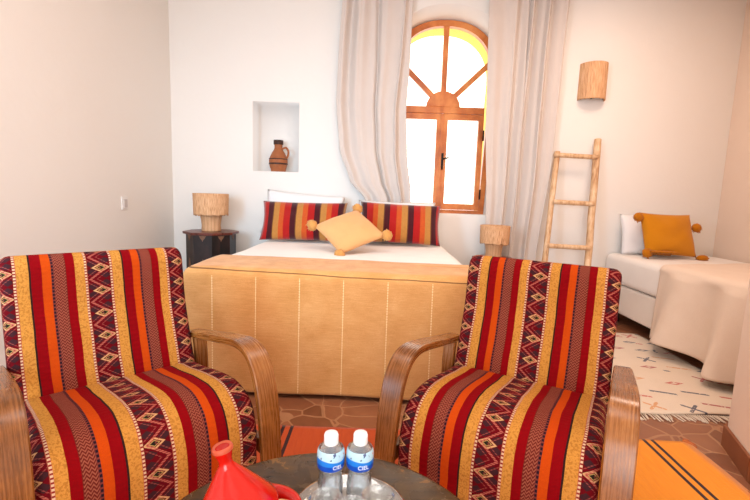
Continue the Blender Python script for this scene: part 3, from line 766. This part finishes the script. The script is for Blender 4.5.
# ------------------------------------------------------------------ armchairs
def armchair(label, loc, rz, group, uo):
    t = thing('armchair', label, 'armchair', loc, rz, group)
    SWD = .292; PR = .282
    seat = smooth_pts([(-.24, .395, 0), (-.10, .425, 0), (.06, .452, 0), (.17, .455, 0), (.255, .42, 0), (.295, .34, 0), (.30, .25, 0), (.28, .18, 0), (.1, .165, 0), (-.2, .19, 0), (-.25, .29, 0)], 5, True)
    obj('seat', extr(bmesh.new(), seat, -SWD, SWD, period=PR, flip=1, rad=.035, uoff=uo), M['kilim'], t)
    back = smooth_pts([(-.215, .36, 0), (-.265, .50, 0), (-.315, .65, 0), (-.332, .765, 0), (-.348, .83, 0), (-.386, .857, 0), (-.426, .84, 0), (-.438, .78, 0), (-.41, .63, 0), (-.375, .48, 0), (-.335, .34, 0), (-.275, .31, 0)], 5, True)
    obj('backrest', extr(bmesh.new(), back, -SWD - .003, SWD + .003, period=PR, flip=-1, rad=.03, uoff=-uo), M['kilim'], t)
    for s in (-1, 1):
        X = s * .330
        path = smooth_pts([(X, -.345, .482), (X, -.25, .500), (X, -.12, .524), (X, .03, .552), (X, .12, .563), (X, .185, .552), (X, .236, .51), (X, .268, .44), (X, .29, .34), (X, .303, .22), (X, .305, .1), (X, .298, .004)], 7)
        obj('armrest', band(bmesh.new(), path, (1, 0, 0), .026, lambda k: .060 + .016 * math.sin(PI * min(1, k * 1.2) * .8)), M['arm_wood'], t).modifiers.new('crisp', 'EDGE_SPLIT').split_angle = math.radians(35)
        path = smooth_pts([(X - s * .004, -.27, .482), (X - s * .004, -.255, .35), (X - s * .004, -.28, .15), (X - s * .004, -.33, .004)], 6)
        obj('leg', band(bmesh.new(), path, (1, 0, 0), .03, lambda k: .05), M['arm_wood'], t).modifiers.new('crisp', 'EDGE_SPLIT').split_angle = math.radians(35)
        obj('side_rail', B(X - .014, X + .014, -.28, .285, .205, .255), M['arm_wood'], t, bevel=.004)
    obj('cross_rail', B(-SWD - .04, SWD + .04, -.30, -.27, .21, .25), M['arm_wood'], t, bevel=.004)
    return t
armchair('kilim-striped armchair with wooden arms at the left of the picture', (-.79, 1.335, .016), math.radians(225), 'armchairs by the round table', -.06)
armchair('kilim-striped armchair with wooden arms right of the water bottles, in front of the large bed', (.477, 1.428, .016), math.radians(150.5), 'armchairs by the round table', .015)
# ------------------------------------------------------------------ table and what stands on it
TX, TY, TZ = -.095, .69, .45
t = thing('coffee_table', 'round dark burnished coffee table in front of the armchairs', 'table', (TX, TY, .016)); t.scale.z = .434 / .45
obj('tabletop', lathe(bmesh.new(), [(0, .42), (.345, .42), (.36, .428), (.364, .438), (.36, .447), (.352, .45), (.2, .45), (0, .45)], 72, closed_ends=False), M['table'], t)
for k in range(4):
    a = PI / 4 + k * PI / 2; obj('leg', tube(bmesh.new(), [(.2 * math.cos(a), .2 * math.sin(a), .42), (.26 * math.cos(a), .26 * math.sin(a), .016)], [.02, .014], 12), M['iron'], t)
# tray with glasses
GX, GY = -.042, .815
def tray_prof(): return [(0, 0), (.085, 0), (.10, .003), (.118, .012), (.122, .018), (.118, .018), (.10, .008), (.08, .005), (0, .005)]
tr_ = obj('glass_tray', lathe(bmesh.new(), tray_prof(), 64, closed_ends=False), M['glass'], loc=(GX, GY, TZ + .001)); tag(tr_, 'round clear glass tray on the table under the bottles and glasses', 'tray')
def glass_bm():
    return lathe(bmesh.new(), [(0, 0), (.024, 0), (.027, .01), (.030, .05), (.034, .07), (.0325, .07), (.0285, .05), (.0245, .014), (0, .010)], 36, closed_ends=False)
g0 = obj('drinking_glass', glass_bm(), M['glass'])
gl_ = [(-.088, .775, 'clear drinking glass on the tray, leftmost of the three'), (-.035, .755, 'clear drinking glass on the tray, middle one of the three'), (.015, .79, 'clear drinking glass on the tray, rightmost of the three')]
for i, (x_, y_, lab) in enumerate(gl_):
    o = g0 if i == 0 else g0.copy()
    if i: COL.objects.link(o)
    o.location = (x_, y_, TZ + .0065); tag(o, lab, 'glass', 'drinking glasses on the tray')
def bottle(label, x, y, rz):
    t = thing('water_bottle', label, 'bottle', (x, y, TZ + .0065), rz, 'water bottles on the tray')
    pr = [(0, .004), (.020, 0), (.026, .004), (.0285, .012), (.0275, .03), (.0285, .036), (.0255, .055), (.0245, .066), (.0275, .080), (.0292, .088),
          (.0292, .108), (.0278, .117), (.0230, .125), (.016, .130), (.0125, .132), (.0125, .134)]
    inner = [(r - .0012, z) for r, z in reversed(pr[2:])]
    P = [(a, b) for a, b in pr] + inner + [(.018, .0025), (0, .006)]
    obj('bottle_body', lathe(bmesh.new(), P, 40, closed_ends=False), M['pet'], t)
    obj('label', lathe(bmesh.new(), [(.0289, .080), (.0298, .086), (.0299, .09), (.0299, .108), (.0288, .116), (.0266, .121)], 48, closed_ends=False), M['label'], t)
    obj('cap', lathe(bmesh.new(), [(0, .130), (.0150, .130), (.0158, .132), (.0156, .148), (.0138, .153), (0, .1535)], 32, closed_ends=False), M['cap'], t)
    return t
def label_text(t, txt, size, z, ang0, R=.0302):
    """raised white letters wrapped round the label, mesh of real letters bent round the bottle"""
    cu = bpy.data.curves.new('letters', 'FONT'); cu.body = txt; cu.size = size; cu.align_x = 'CENTER'; cu.extrude = .0002
    to = bpy.data.objects.new('letters', cu); COL.objects.link(to)
    dg = bpy.context.evaluated_depsgraph_get(); me = bpy.data.meshes.new_from_object(to.evaluated_get(dg)); bpy.data.objects.remove(to)
    bm = bmesh.new(); bm.from_mesh(me); bmesh.ops.subdivide_edges(bm, edges=bm.edges[:], cuts=1)
    for v in bm.verts:
        a = -PI / 2 + ang0 + v.co.x / R; r = R + v.co.z
        v.co = Vector((r * math.cos(a), r * math.sin(a), z + v.co.y))
    obj('label_print', bm, M['label_text'], t, smooth=False)
b1 = bottle('small plastic water bottle with blue label and white cap, the left one', -.089, .868, 0)
b2 = bottle('small plastic water bottle with blue label and white cap, the right one', -.026, .873, 0)
label_text(b1, 'CIEL', .0115, .086, .62); label_text(b2, 'CIEL', .0125, .086, .30)
# tagine
tg = thing('tagine', 'red glazed tagine with tilted conical lid at the bottom edge of the table', 'tagine', (-.212, .775, TZ + .001))
obj('dish', lathe(bmesh.new(), [(0, .0), (.045, 0), (.05, .006), (.064, .018), (.072, .036), (.078, .040), (.078, .046), (.069, .046), (.060, .026), (.04, .012), (0, .010)], 56, closed_ends=False), M['tagine'], tg)
pr = [(.080, 0), (.083, .004), (.080, .012), (.056, .044), (.033, .074), (.019, .092), (.0135, .100), (.0130, .108), (.0180, .124), (.0195, .130), (.0180, .134), (.0140, .130), (.009, .120), (.0, .114),
      (.0, .094), (.010, .090), (.030, .068), (.052, .038), (.074, .006), (.080, 0)]
lid = obj('lid', lathe(bmesh.new(), pr, 56, closed_ends=False), M['tagine'], tg)
lid.location = (-.052, .006, .034); lid.rotation_euler = (math.radians(0), math.radians(-12), 0); lid.scale = (1, 1, 1.06)
obj('knob_rim', lathe(bmesh.new(), [(.0198, .126), (.0202, .131), (.0180, .1355), (.0138, .1325)], 40, closed_ends=False), M['tagine_rim'], lid)
br = bmesh.new(); bmesh.ops.create_uvsphere(br, u_segments=28, v_segments=16, radius=1)
for v in br.verts: v.co = Vector((v.co.x * .044, v.co.y * .045, v.co.z * .016)) * (1 + .10 * noise.noise(v.co * 2))
o = obj('bread_roll', br, M['bread'], loc=(-.180, .760, TZ + .045)); tag(o, 'pale flat bread roll inside the red tagine base', 'bread')
